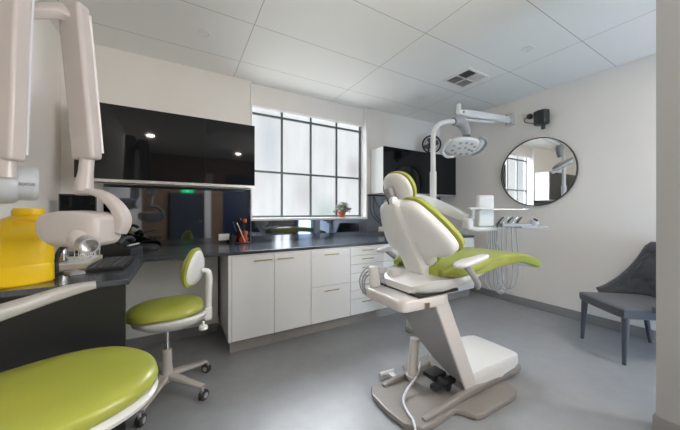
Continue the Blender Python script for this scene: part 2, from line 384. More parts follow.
vt = thing('ceiling_vent', 'square four-way white ceiling air vent with dark slots', 'vent', (2.785, 1.97, H-.012))
vf = new()
for lo, hi in (((2.61, 1.80), (2.96, 1.825)), ((2.61, 2.115), (2.96, 2.14)), ((2.61, 1.825), (2.635, 2.115)), ((2.935, 1.825), (2.96, 2.115)), ((2.78, 1.825), (2.79, 2.115)), ((2.635, 1.965), (2.935, 1.975))):
    box(vf, (*lo, H-.012), (*hi, H), .002)
part('frame', vf, M['vlight'], vt)
for (x0, y0, m, dirx) in ((2.635, 1.825, 'vdark', 0), (2.79, 1.825, 'vlight', 1), (2.635, 1.975, 'vmid', 1), (2.79, 1.975, 'vmid', 0)):
    g = new(); box(g, (x0, y0, H-.001), (x0+.145, y0+.14, H+.001))
    for k in range(6):
        if dirx: box(g, (x0+.006+k*.024, y0, H-.010), (x0+.012+k*.024, y0+.14, H-.002))
        else: box(g, (x0, y0+.006+k*.024, H-.010), (x0+.145, y0+.012+k*.024, H-.002))
    part('louvre', g, M[m], vt, flat=True)

# ================================================================ CABINETS
YF = 2.50; ZW0, ZW1 = .859, .887
# L-shaped worktop
wt = new()
prism(wt, [(XL, 1.755), (-.225, 1.755), (-.225, YF-.012), (3.72, YF-.012), (3.72, YB), (XL, YB)], ZW0, ZW1, bev=.002)
whole('worktop', wt, M['worktop'], 'long charcoal L-shaped worktop running under the window', 'worktop', ang=20)
# end panel of the return desk
de = thing('desk_end_panel', 'dark charcoal end panel holding up the near end of the worktop', 'desk panel', (-.56, 1.79, 0))
part('panel', box(new(), (XL+.002, 1.775, 0), (-.243, 1.800, ZW0), .002), M['panel'], de)
kp = thing('knee_space_panel', 'pale grey panel at the back of the knee space under the worktop', 'panel', (-.05, 3.06, 0))
part('panel', box(new(), (-.88, 3.05, .10), (.335, 3.07, ZW0), .001), M['knee'], kp)
part('plinth', box(new(), (-.88, 3.065, 0), (.335, 3.08, .10), .001), M['skirt'], kp)

def handle(x0, x1, z, parent, yf=YF):
    h = new(); y = yf-.030
    box(h, (x0, y-.004, z-.005), (x1, y+.004, z+.005), .002)
    for x in (x0+.012, x1-.020): box(h, (x, y, z-.004), (x+.008, yf-.017, z+.004), .001)
    return part('handle', h, M['brass'], parent)
def carcass(x0, x1, t, yf=YF, z0=.119, z1=ZW0-.002):
    part('body', box(new(), (x0, yf+.001, z0), (x1, YB-.03, z1)), M['carc'], t, flat=True)
def front(name, x0, x1, z0, z1, t):
    return part(name, box(new(), (x0+.002, YF-.018, z0+.002), (x1-.002, YF, z1-.002), .0015), M['cab'], t, 30)
Z0, Z1 = .119, .848
u = thing('base_cabinet', 'white two-door base cabinet at the left end of the bench', 'cabinet', (.74, 2.8, 0))
carcass(.380, 1.115, u)
part('end_panel', box(new(), (.352, YF-.018, .119), (.378, YB-.03, ZW0-.002), .001), M['cab'], u)
d = front('door', .380, .748, Z0, Z1, u); handle(.56, .725, .797, d)
d = front('door', .748, 1.115, Z0, Z1, u); handle(.775, .93, .797, d)
u = thing('base_cabinet', 'white base cabinet with two deep drawers, below the window', 'cabinet', (1.34, 2.8, 0))
carcass(1.117, 1.570, u)
d = front('drawer', 1.117, 1.572, .479, Z1, u); handle(1.26, 1.43, .797, d)
d = front('drawer', 1.117, 1.572, Z0, .479, u); handle(1.26, 1.43, .43, d)
u = thing('base_cabinet', 'white base cabinet with a stack of seven drawers', 'cabinet', (1.79, 2.8, 0))
carcass(1.574, 2.015, u)
z = Z1
for k in range(7):
    z2 = z-(.0935 if k < 6 else z-Z0)
    d = front('drawer', 1.574, 2.017, z2, z, u); handle(1.72, 1.875, z-.038, d); z = z2
u = thing('base_cabinet', 'white three-drawer base cabinet partly hidden behind the dental chair back', 'cabinet', (2.24, 2.8, 0))
carcass(2.019, 2.47, u); z = Z1
for z2, hz in ((.66, .81), (.39, .60), (Z0, .33)):
    d = front('drawer', 2.019, 2.472, z2, z, u); handle(2.16, 2.33, hz, d); z = z2
u = thing('base_cabinet', 'white base cabinet run at the far right, behind the dental chair', 'cabinet', (3.1, 2.8, 0))
carcass(2.474, 3.71, u)
for a, b in ((2.474, 3.09), (3.09, 3.71)):
    d = front('door', a, b, Z0, Z1, u); handle(a+.24, a+.38, .797, d)
whole('kickboard', box(new(), (.375, 2.55, 0), (3.70, 2.565, .119)), M['kick'], 'low grey recessed kickboard under the white base cabinets', 'kickboard')

# upper cabinets
YU = 2.938
def upper(x0, x1, nd, label, sidem, z0=1.505, z1=2.129):
    t = thing('wall_cabinet', label, 'cabinet', ((x0+x1)/2, 3.1, z0))
    part('body', box(new(), (x0, YU+.019, z0-.012), (x1, YB-.012, z1), .001), sidem, t)
    for k in range(nd):
        a = x0+(x1-x0)/nd*k; b = x0+(x1-x0)/nd*(k+1)
        part('door', box(new(), (a+.0003, YU, z0), (b-.0003, YU+.018, z1), .0004), M['bgloss'], t, 30)
    part('light_rail', box(new(), (x0, YU+.004, z0-.026), (x1, YU+.019, z0-.001), .001), M['alu'], t)
    return t
upper(-.725, .677, 3, 'black gloss wall cabinet left of the window', M['carc'])
upper(2.404, 3.905, 3, 'black gloss wall cabinet with white side, right of the window', M['cab'])

# splashbacks of smoked glass
def splash(x0, x1, z1, label, m='splash'):
    whole('splashback', box(new(), (x0, YB-.011, ZW1), (x1, YB-.003, z1), .001), M[m], label, 'splashback')
splash(-.60, .702, 1.485, 'smoked mirror glass splashback under the left wall cabinet')
splash(.706, 2.338, SZ-.032, 'low smoked mirror splashback strip under the window sill')
splash(2.343, 3.90, 1.485, 'smoked glass splashback under the right wall cabinet')
whole('splashback', box(new(), (XL+.002, 1.80, ZW1), (XL+.010, YB-.02, 1.32), .001), M['knee'], 'matt grey splashback along the left wall above the desk', 'splashback')

def outlet(x, z, label):
    t = thing('power_outlet', label, 'power outlet', (x, YB-.012, z-.035))
    part('plate', box(new(), (x-.055, YB-.020, z-.035), (x+.055, YB-.0115, z+.035), .003), M['outlet'], t)
    for dx in (-.03, .03):
        part('socket', box(new(), (x+dx-.010, YB-.022, z-.022), (x+dx+.010, YB-.019, z-.002), .002), M['lilac'], t)
        part('switch', box(new(), (x+dx-.006, YB-.023, z+.008), (x+dx+.006, YB-.019, z+.022), .001), M['vlight'], t)
outlet(.417, .955, 'cream double power outlet beside the violin ornament')
outlet(2.60, .975, 'cream power outlet on the splashback behind the dental chair headrest')
cb = new(); tube(cb, [(2.42, 3.2, 1.47), (2.43, 3.2, 1.25), (2.52, 3.2, 1.12), (2.66, 3.2, 1.02), (2.7, 3.22, .96)], .006, 8, 5)
whole('power_cable', cb, M['black'], 'thin black cable hanging below the right wall cabinet', 'cable')

# ================================================================ ON THE BENCH
pt = thing('potted_plant', 'small leafy plant in a terracotta pot on the window sill', 'plant', (1.955, 3.31, SZ))
part('pot', lathe(new(), [(0, 0), (.042, 0), (.056, .062), (.062, .062), (.063, .080), (.055, .080), (.050, .066), (0, .066)], (1.955, 3.31, SZ), (0, 0, 1), 26), M['terra'], pt)
part('soil', cyl(new(), (1.955, 3.31, SZ+.060), (1.955, 3.31, SZ+.070), .052), M['soil'], pt)
for mname, nm in (('leafg', 90), ('leafp', 60)):
    g = new()
    for k in range(nm):
        a = random.uniform(0, 2*PI); e = random.uniform(-.1, 1.3); r = random.uniform(.06, .145)
        c = V(1.955+math.cos(a)*math.cos(e)*r, 3.295+math.sin(a)*math.cos(e)*r*.75, SZ+.085+math.sin(e)*r*.9)
        if c.y > 3.365: c.y = 3.36
        n = (c-V(1.955, 3.31, SZ+.05)+V(*[random.uniform(-.04, .04) for _ in range(3)])).normalized()
        x, y, _ = basis(n); L = random.uniform(.018, .030)
        vs = [g.verts.new(c+x*L*p+y*L*.7*q+n*h) for p, q, h in ((-1, 0, -.002), (-.3, -.8, .003), (.6, -.6, .002), (1.2, 0, -.004), (.6, .6, .002), (-.3, .8, .003))]
        g.faces.new(vs)
        r2 = bmesh.ops.extrude_face_region(g, geom=[g.faces[-1] if False else vs[0].link_faces[0]]); bmesh.ops.translate(g, vec=n*.001, verts=[q for q in r2['geom'] if isinstance(q, bmesh.types.BMVert)])
    for k in range(8):
        if mname == 'leafp': break
        a = k*PI/4; tube(g, [(1.955, 3.31, SZ+.065), (1.955+math.cos(a)*.03, 3.31+math.sin(a)*.025, SZ+.11)], .0015, 5)
    part('foliage', g, M[mname], pt)

vi = thing('violin_ornament', 'small red varnished violin ornament leaning upright on the bench corner', 'ornament', (.585, 3.13, ZW1))
# body leaning back towards the splashback
vx = V(.864, -.503, 0); vu = V(.10, .06, .99).normalized(); vn = vx.cross(vu).normalized()
mv = axes(V(.60, 3.10, ZW1+.075), vx, vu, vn)
ol = [(0, -.072), (.038, -.062), (.050, -.03), (.030, 0), (.040, .035), (.025, .062), (0, .068), (-.025, .062), (-.040, .035), (-.030, 0), (-.050, -.03), (-.038, -.062)]
part('violin_body', puff(new(), ol, .014, .014, mv, 3.5, 6), M['redwood'], vi)
nk = new(); box(nk, (-.009, .0, .012), (.009, .155, .024), .003, mtx=mv); part('neck', nk, M['black'], vi)
part('scroll', lathe(new(), [(0, -.012), (.022, -.012), (.026, 0), (.022, .012), (0, .012)], mv @ V(0, .17, .012), vx, 18), M['redwood'], vi)
part('bow', tube(new(), [mv @ V(-.075, .15, .04), mv @ V(.03, -.06, .03)], .0045, 8), M['outlet'], vi)
part('stand', box(new(), (.53, 3.06, ZW1), (.68, 3.18, ZW1+.012), .004), M['black'], vi)
mg = thing('black_cup', 'small black cup with a pen standing between outlet and violin', 'cup', (.49, 3.14, ZW1))
part('cup_body', lathe(new(), [(0, 0), (.032, 0), (.036, .085), (.032, .085), (.028, .01), (0, .01)], (.49, 3.14, ZW1), (0, 0, 1), 22), M['black'], mg)
part('pen', cyl(new(), (.50, 3.14, ZW1+.012), (.485, 3.13, ZW1+.12), .004, seg=8), M['black'], mg)

# monitor at the corner of the desk
mo = thing('monitor', 'black flat screen monitor with silver edge standing in the desk corner', 'monitor', (-.70, 2.92, ZW1))
mm = rotz(V(-.70, 2.92, 0), 12)
part('screen', box(new(), (-.095, -.006, 1.05), (.105, .0, 1.36), .001, mtx=mm), M['bgloss'], mo)
part('bezel', box(new(), (-.105, -.001, 1.04), (.115, .02, 1.37), .004, mtx=mm), M['black'], mo)
part('stand', box(box(new(), (-.02, .02, ZW1+.01), (.02, .04, 1.2), .004, mtx=mm), (-.10, -.06, ZW1), (.10, .09, ZW1+.012), .004, mtx=mm), M['black'], mo)

kb = thing('keyboard', 'black computer keyboard lying on the return desk', 'keyboard', (-.375, 2.29, ZW1))
part('case', box(new(), (-.462, 2.07, ZW1), (-.290, 2.51, ZW1+.018), .005), M['black'], kb)
M['keys'] = mat('keycaps', (.09, .09, .095), .4, noise=(30, .1))
keys = new()
for r in range(5):
    for c in range(15): box(keys, (-.454+r*.032, 2.078+c*.0285, ZW1+.017), (-.428+r*.032, 2.1015+c*.0285, ZW1+.024), .002, 1)
ko = part('keys', keys, M['keys'], kb)
ms = puff(new(), [(-.03, -.05), (.03, -.05), (.033, 0), (.03, .05), (-.03, .05), (-.033, 0)], .022, .001, rotz(V(-.505, 2.055, ZW1+.001), 30), 2.2)
whole('computer_mouse', ms, M['hose'], 'grey computer mouse on the desk beside the yellow container', 'mouse')
# document tray + wire rack + telephone + boxes
tr = thing('paper_tray', 'low cream paper tray under the white wire rack', 'tray', (-.60, 2.40, ZW1))
tb = new(); box(tb, (-.74, 2.22, ZW1), (-.49, 2.62, ZW1+.008), .002)
for lo, hi in (((-.74, 2.22), (-.735, 2.62)), ((-.495, 2.22), (-.49, 2.62)), ((-.74, 2.22), (-.49, 2.225)), ((-.74, 2.615), (-.49, 2.62))): box(tb, (*lo, ZW1), (*hi, ZW1+.03), .001)
part('tray_shell', tb, M['paper'], tr)
part('paper_stack', box(new(), (-.725, 2.235, ZW1+.008), (-.505, 2.60, ZW1+.026), .002), M['vlight'], tr)
rk = thing('wire_rack', 'white wire letter rack holding cables, behind the keyboard', 'rack', (-.50, 2.52, ZW1+.0285))
rb = new(); zz = ZW1+.0285
for k in range(6):
    x = -.60+k*.02; y0 = 2.44
    tube(rb, [(x, y0, zz+.003), (x, y0+.02, zz+.15), (x, y0+.12, zz+.15), (x, y0+.14, zz+.003)], .0025, 6)
for z in (.003, .08, .15): tube(rb, [(-.60, 2.44+z*.13, zz+z), (-.50, 2.44+z*.13, zz+z)], .0025, 6)
tube(rb, [(-.60, 2.58, zz+.003), (-.50, 2.58, zz+.003)], .0025, 6)
part('wire_frame', rb, M['vlight'], rk)
part('cable_loop', tube(new(), [(-.58, 2.36, zz+.008), (-.54, 2.34, zz+.045), (-.52, 2.37, zz+.02), (-.56, 2.39, zz+.06), (-.52, 2.41, zz+.008), (-.50, 2.35, zz+.03), (-.53, 2.31, zz+.008)], .0035, 7, 5), M['vlight'], rk)
ar = new()
tube(ar, [(-.585, 2.09, ZW1+.010), (-.592, 2.105, ZW1+.07), (-.582, 2.13, ZW1+.13), (-.55, 2.17, ZW1+.165), (-.50, 2.22, ZW1+.175), (-.45, 2.27, ZW1+.15)], .011, 10, 5, flat=1.6)
cyl(ar, (-.585, 2.105, ZW1), (-.585, 2.105, ZW1+.012), .030)
whole('desk_lamp', ar, M['black'], 'black curved arch of a small desk lamp behind the yellow container', 'lamp')
ph = thing('telephone', 'black desk telephone with pale handset stripe by the splashback', 'telephone', (-.40, 2.86, ZW1))
mp = axes(V(-.40, 2.82, ZW1), V(.96, -.28, 0), V(.28, .96, 0), V(0, 0, 1))
pb = new(); prism(pb, [(-.10, 0), (.10, 0), (.10, .05), (-.10, .13)], -.11, .11, axes(V(-.40, 2.82, ZW1), V(.96, -.28, 0), V(0, 0, 1), V(.28, .96, 0)), .006)
part('base', pb, M['black'], ph)
part('handset', tube(new(), [mp @ V(.02, -.12, .10), mp @ V(.03, -.06, .13), mp @ V(.03, .05, .13), mp @ V(.02, .11, .10)], [.024, .016, .016, .024], 10, 4), M['rubber'], ph)
part('stripe', box(new(), (.066, -.09, .072), (.082, .09, .082), .002, mtx=mp), M['lilac'], ph)
kn = new(); puff(kn, [(-.08, -.05), (.08, -.05), (.09, .05), (-.09, .05)], .05, .001, rotz(V(-.27, 3.07, ZW1+.002), -8), 3.0)
whole('instrument_case', kn, M['rubber'], 'low black instrument case against the splashback, right of the telephone', 'case')
wt2 = thing('steel_jar', 'small shiny steel jar between wire rack and arch lamp', 'jar', (-.62, 2.30, ZW1+.0285))
part('jar_body', lathe(new(), [(0, 0), (.026, 0), (.028, .01), (.028, .075), (.022, .085), (0, .085)], (-.62, 2.30, ZW1+.0285), (0, 0, 1), 20), M['chrome'], wt2)
part('lid', lathe(new(), [(0, 0), (.025, 0), (.025, .016), (0, .018)], (-.62, 2.30, ZW1+.1135), (0, 0, 1), 20), M['chrome'], wt2)

# yellow container
yc = thing('yellow_container', 'large yellow plastic sharps container with screw cap on the desk', 'container', (-.672, 1.935, ZW1))
my = rotz(V(-.672, 1.935, ZW1), 28)
yb = new(); L = []
for z, k, n in ((0, .94, 4), (.008, 1, 4), (.085, 1.0, 4), (.09, .985, 4), (.10, .985, 4), (.105, 1, 4), (.20, 1, 4), (.205, .985, 4), (.215, .985, 4), (.22, 1.0, 4), (.245, .99, 4), (.270, .94, 3.5), (.294, .84, 3), (.314, .70, 2.6), (.325, .54, 2.3)):
    L.append([my @ V(x*k+max(0, z-.245)*.38, y*k, z) for x, y in selipse(.110, .110, n, 36)])
loft(yb, L); part('container_body', yb, M['yellow'], yc)
part('screw_cap', lathe(new(), [(0, 0), (.056, 0), (.058, .004), (.058, .022), (.053, .03), (.053, .036), (0, .036)], my @ V(.030, 0, .325), (0, 0, 1), 36), M['yellow'], yc)
part('carry_handle', tube(new(), [my @ V(-.03, -.088, .262), my @ V(-.02, -.086, .300), my @ V(.05, -.080, .300), my @ V(.065, -.082, .262)], .009, 10, 5), M['lid'], yc)

# ================================================================ X-RAY UNIT on the left wall
xr = thing('xray_unit', 'white wall-mounted dental x-ray unit with folded arms over the desk', 'x-ray unit', (XL, 1.75, 1.33))
part('wall_bracket', box(new(), (XL, 1.42, 1.20), (XL+.04, 1.78, 1.50), .012), M['pinkw'], xr)
R = V(.864, -.503, 0); F = V(.503, .864, 0); U = V(0, 0, 1)
# horizontal extension arm and its knuckle
part('extension_arm', tube(new(), [V(XL+.03, 1.585, 1.345), V(-.70, 1.585, 1.345)], .05, 16), M['pinkw'], xr)
kd = new(); o = V(-.66, 1.585, 1.345)
kx = V(.945, .326, 0).normalized(); lathe(kd, [(0, -.10), (.055, -.10), (.076, -.08), (.083, -.04), (.083, .065), (.080, .088), (.072, .100), (0, .102)], o, kx, 32)
part('knuckle', kd, M['bluew'], xr)
k2 = new(); lathe(k2, [(0, .09), (.068, .092), (.069, .135), (.067, .148), (.060, .155), (0, .157)], o, kx, 30)
knk = part('knuckle_cap', k2, M['bluew'], xr)
def text(body, size, o, x, y, n, m, parent, name='lettering', sx=1.0):
    cu = bpy.data.curves.new(name, 'FONT'); cu.body = body; cu.size = size; cu.extrude = .0006; cu.align_x = 'CENTER'
    ob = bpy.data.objects.new(name, cu); C.objects.link(ob)
    dg = bpy.context.evaluated_depsgraph_get(); me = bpy.data.meshes.new_from_object(ob.evaluated_get(dg))
    bpy.data.objects.remove(ob)
    bm = new(); bm.from_mesh(me); bpy.data.meshes.remove(me); bm.transform(Matrix.Diagonal((sx, 1, 1, 1))); bm.transform(axes(o, x, y, n))
    return part(name, bm, m, parent, flat=True)
ax = kx; nz = V(.326, -.945, .0).normalized(); ay = nz.cross(ax).normalized()
text('FOCUS', .0175, o+ax*.122+nz*.0695-ay*.012, ax, ay, nz, M['txt'], knk, sx=.78)
def slab(a, b, hw, hd, bev=.012):
    a = Vector(a); b = Vector(b); t = (b-a).normalized(); s_ = (R-t*R.dot(t)).normalized()
    return box(new(), (-hw, -hd, 0), (hw, hd, (b-a).length), bev, 3, mtx=axes(a, s_, t.cross(s_), t))
def boxarm(a, b, hw, hd, side=R, n=7, taper=1.0, name='arm', m='pinkw', cap=.035):
    a = Vector(a); b = Vector(b); t = (b-a).normalized(); s = (side-t*side.dot(t)).normalized(); up = t.cross(s)
    L = (b-a).length; loops = []
    for d, k in ((0, .55), (.006, .80), (.016, .93), (cap, 1.0), (L-cap, taper), (L-.016, taper*.93), (L-.006, taper*.80), (L, taper*.55)):
        loops.append(sect(a+t*d, s, up, hw*k, hd*k, n, 32))
    return loft(new(), loops)
la = part('lower_arm', slab(V(-.570, 1.54, 1.425), V(-.545, 1.523, 2.20), .048, .030), M['pinkw'], xr)
part('arm_lit_edge', tube(new(), [V(-.570, 1.54, 1.45)+R*.048+F*.026, V(-.545, 1.523, 2.16)+R*.048+F*.026], .005, 8), M['lilac'], la)  # pale strip stands in for window light along the arm's side
part('lower_neck', tube(new(), [V(-.570, 1.54, 1.36), V(-.570, 1.54, 1.45)], .028, 16), M['pinkw'], xr)
part('elbow', ribbon(new(), [V(-.545, 1.53, 2.005), V(-.50, 1.56, 2.035), V(-.45, 1.60, 2.075), V(-.41, 1.622, 2.09)], [.022]*4, [.034, .034, .034, .034], side=F, n=5, smooth=4), M['pinkw'], xr)
ua = part('upper_arm', slab(V(-.362, 1.652, 1.465), V(-.402, 1.62, 2.135), .050, .030, .016), M['pinkw'], xr)
part('arm_lit_edge', tube(new(), [V(-.400, 1.62, 2.10)+R*.050+F*.022, V(-.362, 1.652, 1.50)+R*.050+F*.022], .005, 8), M['vlight'], ua)  # white strip imitates the window-lit edge of this arm
part('upper_neck', tube(new(), [V(-.362, 1.652, 1.48), V(-.368, 1.655, 1.41), V(-.376, 1.657, 1.325)], [.026, .027, .036], 16), M['pinkw'], xr)
hc = V(-.362, 1.60, 1.158)
yk = new(); pth = [V(-.392, 1.672, 1.318), V(-.34, 1.64, 1.320), V(-.295, 1.615, 1.303), V(-.245, 1.59, 1.250), V(-.224, 1.58, 1.19), V(-.236, 1.58, 1.135)]
ribbon(yk, pth, [.030, .030, .030, .032, .032, .026], [.013, .015, .018, .022, .026, .020], side=F, n=4, smooth=5)
part('yoke', yk, M['pinkw'], xr)
hd = new(); L = []
for d, w, h, dz, n in ((-.160, .03, .02, .012, 2.4), (-.152, .055, .045, .010, 2.8), (-.13, .070, .062, .006, 3.2), (-.08, .078, .076, 0, 4), (0, .08, .078, 0, 4.5), (.07, .078, .074, -.002, 4.5), (.098, .073, .066, -.004, 4.5), (.112, .064, .054, -.006, 4), (.117, .048, .040, -.006, 3.5)):
    L.append(sect(hc+R*d+U*dz, F, U, w, h, n, 32))
loft(hd, L); th = part('tube_head', hd, M['pinkw'], xr)
cd = V(.45, -.75, -.30).normalized(); cp = hc+R*.035-F*.050-U*.038
part('cone_collar', lathe(new(), [(.0, 0), (.048, 0), (.045, .03), (.036, .045), (0, .046)], cp, cd, 28), M['pinkw'], th)
part('cone', lathe(new(), [(.031, .03), (.034, .045), (.034, .088), (.028, .088), (.027, .05), (0, .05)], cp, cd, 28), M['alu'], th)
xr['label'] = 'white wall-mounted dental x-ray unit with folded arms over the desk'

# ================================================================ STOOLS
def caster(c, ang, par):
    c = Vector(c); a = V(math.cos(ang), math.sin(ang), 0); s = V(-a.y, a.x, 0)
    w = part('caster', lathe(new(), [(.012, -.019), (.027, -.019), (.033, -.013), (.033, -.005), (.028, -.003), (.028, .003), (.033, .005), (.033, .013), (.027, .019), (.012, .019)], c+U*.033, s, 24), M['rubber'], par)
    h = new(); lathe(h, [(0, -.021), (.017, -.021), (.017, .021), (0, .021)], c+U*.033, s, 18); cyl(h, c+U*.033-a*.012, c+U*.082-a*.012, .010, seg=10)
    part('caster_hub', h, M['hose'], w)
def star_base(cx, cy, t, a0, colz):
    hub = new(); lathe(hub, [(0, .085), (.040, .085), (.046, .10), (.036, .15), (.030, .20), (.029, .30), (0, .30)], (cx, cy, 0), U, 24)
    part('column_cover', hub, M['basec'], t)
    part('gas_lift', cyl(new(), (cx, cy, .30), (cx, cy, colz), .014, seg=16), M['chrome'], t)
    for k in range(5):
        a = math.radians(a0+72*k); d = V(math.cos(a), math.sin(a), 0); c = V(cx, cy, 0)
        lg = new(); ribbon(lg, [c+d*.02+U*.125, c+d*.10+U*.115, c+d*.20+U*.098, c+d*.285+U*.086], [.030, .026, .022, .019], [.020, .016, .012, .010], side=(-d.y, d.x, 0), n=3.5)
        part('base_leg', lg, M['basec'], t)
        caster(c+d*.285, a+PI/2+.4*k, t)
# far stool
t = thing('dental_stool', 'olive green stool with small backrest, rolled under the worktop', 'stool', (-.075, 2.2, 0))
star_base(-.075, 2.2, t, -43, .44)
sm_ = axes(V(-.07, 2.19, .57), V(1, 0, 0), V(0, 1, 0), V(0, 0, 1))
seat_ol = [(.215, 0), (.195, .12), (.11, .185), (-.02, .20), (-.15, .17), (-.225, .09), (-.235, 0), (-.225, -.09), (-.15, -.17), (-.02, -.20), (.11, -.185), (.195, -.12)]
part('seat', puff(new(), seat_ol, .062, .035, sm_, 2.6, 8, zf=lambda x, y: .09*max(0, x)**1.5 - .25*min(0, x+.05)**2), M['green'], t)
pan = new(); L = []
for z, k in ((.545, .90), (.530, .955), (.505, .92), (.472, .70), (.445, .38), (.435, .2)):
    L.append([V(-.045+x*k, 2.19+y*k*.92, z) for x, y in [(v.x, v.y) for v in catmull([(a, b, 0) for a, b in seat_ol], 4, True)]])
loft(pan, L); part('seat_pan', pan, M['wplas'], t)
br = new()
box(br, (.11, 2.13, .485), (.19, 2.20, .515), .008); box(br, (.15, 2.125, .47), (.198, 2.195, .56), .010)
tube(br, [V(.175, 2.16, .55), V(.178, 2.16, .68), V(.18, 2.16, .77), V(.168, 2.16, .808), V(.13, 2.16, .820)], [.020, .022, .022, .020, .016], 14, 5, flat=1.2)
part('back_post', br, M['wplas'], t)
kb2 = new(); lathe(kb2, [(0, 0), (.026, 0), (.030, .008), (.026, .022), (.010, .026), (.008, .05), (0, .05)], (.135, 2.05, .445), V(0, 0, 1), 16)
part('adjust_knob', kb2, M['wplas'], t)
bo = [(0, -.12), (.085, -.10), (.125, -.03), (.105, .07), (.045, .14), (0, .152), (-.045, .14), (-.105, .07), (-.125, -.03), (-.085, -.10)]
bx = V(.50, .86, 0).normalized(); bu = V(.12, -.06, 1).normalized(); bn = bx.cross(bu).normalized()
if bn.x > 0: bx = -bx; bn = bx.cross(bu).normalized()
mb = axes(V(.088, 2.17, .828), bx, bu, bn)
part('backrest', puff(new(), bo, .060, .012, mb, 2.2, 8), M['green'], t)
part('back_shell', puff(new(), [(x*.86, y*.88) for x, y in bo], .001, .034, axes(V(.088, 2.17, .828)-bn*.004, bx, bu, bn), 2.4, 7), M['wplas'], t)

# near stool with arched arm support
t = thing('dental_stool', 'olive green assistant stool with long curved arm support, nearest the camera', 'stool', (-.36, 1.32, 0))
star_base(-.40, 1.25, t, 10, .50)
sz = .632
so = [(-.075, 1.335), (-.125, 1.50), (-.245, 1.625), (-.40, 1.655), (-.56, 1.60), (-.71, 1.52), (-.84, 1.40), (-.84, 1.16), (-.70, 1.07), (-.52, 1.04), (-.36, 1.06), (-.20, 1.13), (-.105, 1.22)]
cx = sum(x for x, y in so)/len(so); cy = sum(y for x, y in so)/len(so)
part('seat', puff(new(), [(x-cx, y-cy) for x, y in so], .05, .055, axes(V(cx, cy, sz-.045), V(1, 0, 0), V(0, 1, 0), U), 3.0, 9), M['green'], t)
pan = new(); L = []
sc = catmull([(x-cx, y-cy, 0) for x, y in so], 4, True)
for z, k in ((sz-.07, .90), (sz-.092, .975), (sz-.108, .955), (sz-.135, .75), (sz-.15, .3)):
    L.append([V(cx+.008+v.x*k, cy+.0+v.y*k, z) for v in sc])
loft(pan, L); part('seat_pan', pan, M['wplas'], t)
arm = new(); ribbon(arm, [V(-.275, 1.365, .955), V(-.34, 1.345, .948), V(-.43, 1.29, .930), V(-.52, 1.20, .915), (-.60, 1.08, .905), (-.64, .95, .90)], [.014, .020, .022, .024, .024, .02], [.014, .024, .03, .032, .032, .02], side=U, n=3, smooth=5)
part('arm_support', arm, M['beige'], t)
part('arm_post', tube(new(), [V(-.62, 1.06, .93), V(-.70, 1.10, .80), V(-.72, 1.14, .62), V(-.64, 1.18, .50), V(-.46, 1.23, .475)], .018, 12, 5), M['chrome'], t)

# ================================================================ DENTAL CHAIR
YC = 1.30
dc = thing('dental_chair', 'lime green and white reclining dental chair in the middle of the room', 'dental chair', (1.6, YC, 0))
# floor plate
bp = new()
ol = [(1.085, 1.45), (1.075, 1.30), (1.09, 1.16), (1.15, 1.085), (1.26, 1.075), (1.44, 1.085), (1.475, 1.04), (1.50, .99), (1.56, .975), (1.90, .975), (1.96, 1.0), (1.985, 1.06), (1.985, 1.54), (1.96, 1.60), (1.90, 1.625), (1.56, 1.625), (1.50, 1.61), (1.475, 1.56), (1.44, 1.515), (1.26, 1.525), (1.13, 1.52)]
prism(bp, ol, .001, .040, bev=.012); part('base_plate', bp, M['pearl'], dc)
for y in (1.115, 1.475):
    rr = new(); ribbon(rr, [V(1.20, y, .045), V(1.28, y, .052), V(1.60, y, .070), V(2.20, y, .065)], [.014, .017, .020, .020], [.010, .014, .026, .026], n=3.5)
    part('base_rail', rr, M['pearl'], dc)
fc = new(); L = []
for x, w, z1 in ((1.64, .17, .13), (1.66, .185, .165), (1.75, .20, .180), (1.95, .205, .185), (2.12, .20, .175), (2.20, .185, .165), (2.235, .16, .15)):
    L.append([V(x, YC+a, .075+(b+.0)*(z1-.075)) for a, b in ((-w, 0), (-w, .5), (-w*.985, .85), (-w*.93, .97), (-w*.8, 1), (0, 1.02), (w*.8, 1), (w*.93, .97), (w*.985, .85), (w, .5), (w, 0))])
loft(fc, L); part('foot_cover', fc, M['wplas'], dc)
fk = new(); prism(fk, [(1.63, 1.115), (2.20, 1.105), (2.25, 1.15), (2.25, 1.45), (2.20, 1.495), (1.63, 1.485)], .02, .080, bev=.008); part('cover_skirt', fk, M['pearl'], dc)
# parallelogram lift column
A0 = V(1.64, YC, .10); A1 = V(1.355, YC, .70); at = (A1-A0).normalized(); an = V(-at.z, 0, at.x)
if an.x > 0: an = -an
mc = axes(A0, V(0, 1, 0), at, V(0, 1, 0).cross(at)); nn = V(0, 1, 0).cross(at)
LN = (A1-A0).length; sgn = 1 if nn.x < 0 else -1
c = new(); prism(c, [(-.165, .02), (-.06, .02), (.06, .12), (.17, .28), (.235, LN-.12), (.235, LN), (-.165, LN)], .012, .034, mc if sgn > 0 else mc @ Matrix.Scale(-1, 4, (0, 0, 1)), .004); part('column_panel', c, M['gpanel'], dc)
ar2 = new(); box(ar2, (-.13, .0, -.010), (-.06, LN, .010), .004, mtx=mc); part('lift_arm', ar2, M['wood'], dc)
cs = new()
for sy in (-1,):
    box(cs, (sy*.178-.010, -.03, -.060), (sy*.178+.010, LN+.01, .048), .009, 3, mtx=mc)
part('column_side_cover', cs, M['pinkc'], dc)
ct = new()
box(ct, (-.170, .03, sgn*.020-.004), (-.161, LN-.03, sgn*.034+.004), .002, mtx=mc); part('column_trim', ct, M['wood'], dc)
cylp = new(); cyl(cylp, (1.40, 1.41, .06), (1.43, 1.41, .34), .032, seg=20); part('lift_cylinder', cylp, M['pinkc'], dc)
lm = new(); box(lm, (1.40, 1.20, .085), (1.60, 1.25, .115), .006); cyl(lm, (1.50, 1.18, .10), (1.50, 1.30, .10), .028, seg=14); box(lm, (1.455, 1.26, .10), (1.58, 1.36, .135), .008)
part('lift_linkage', lm, M['black'], dc)
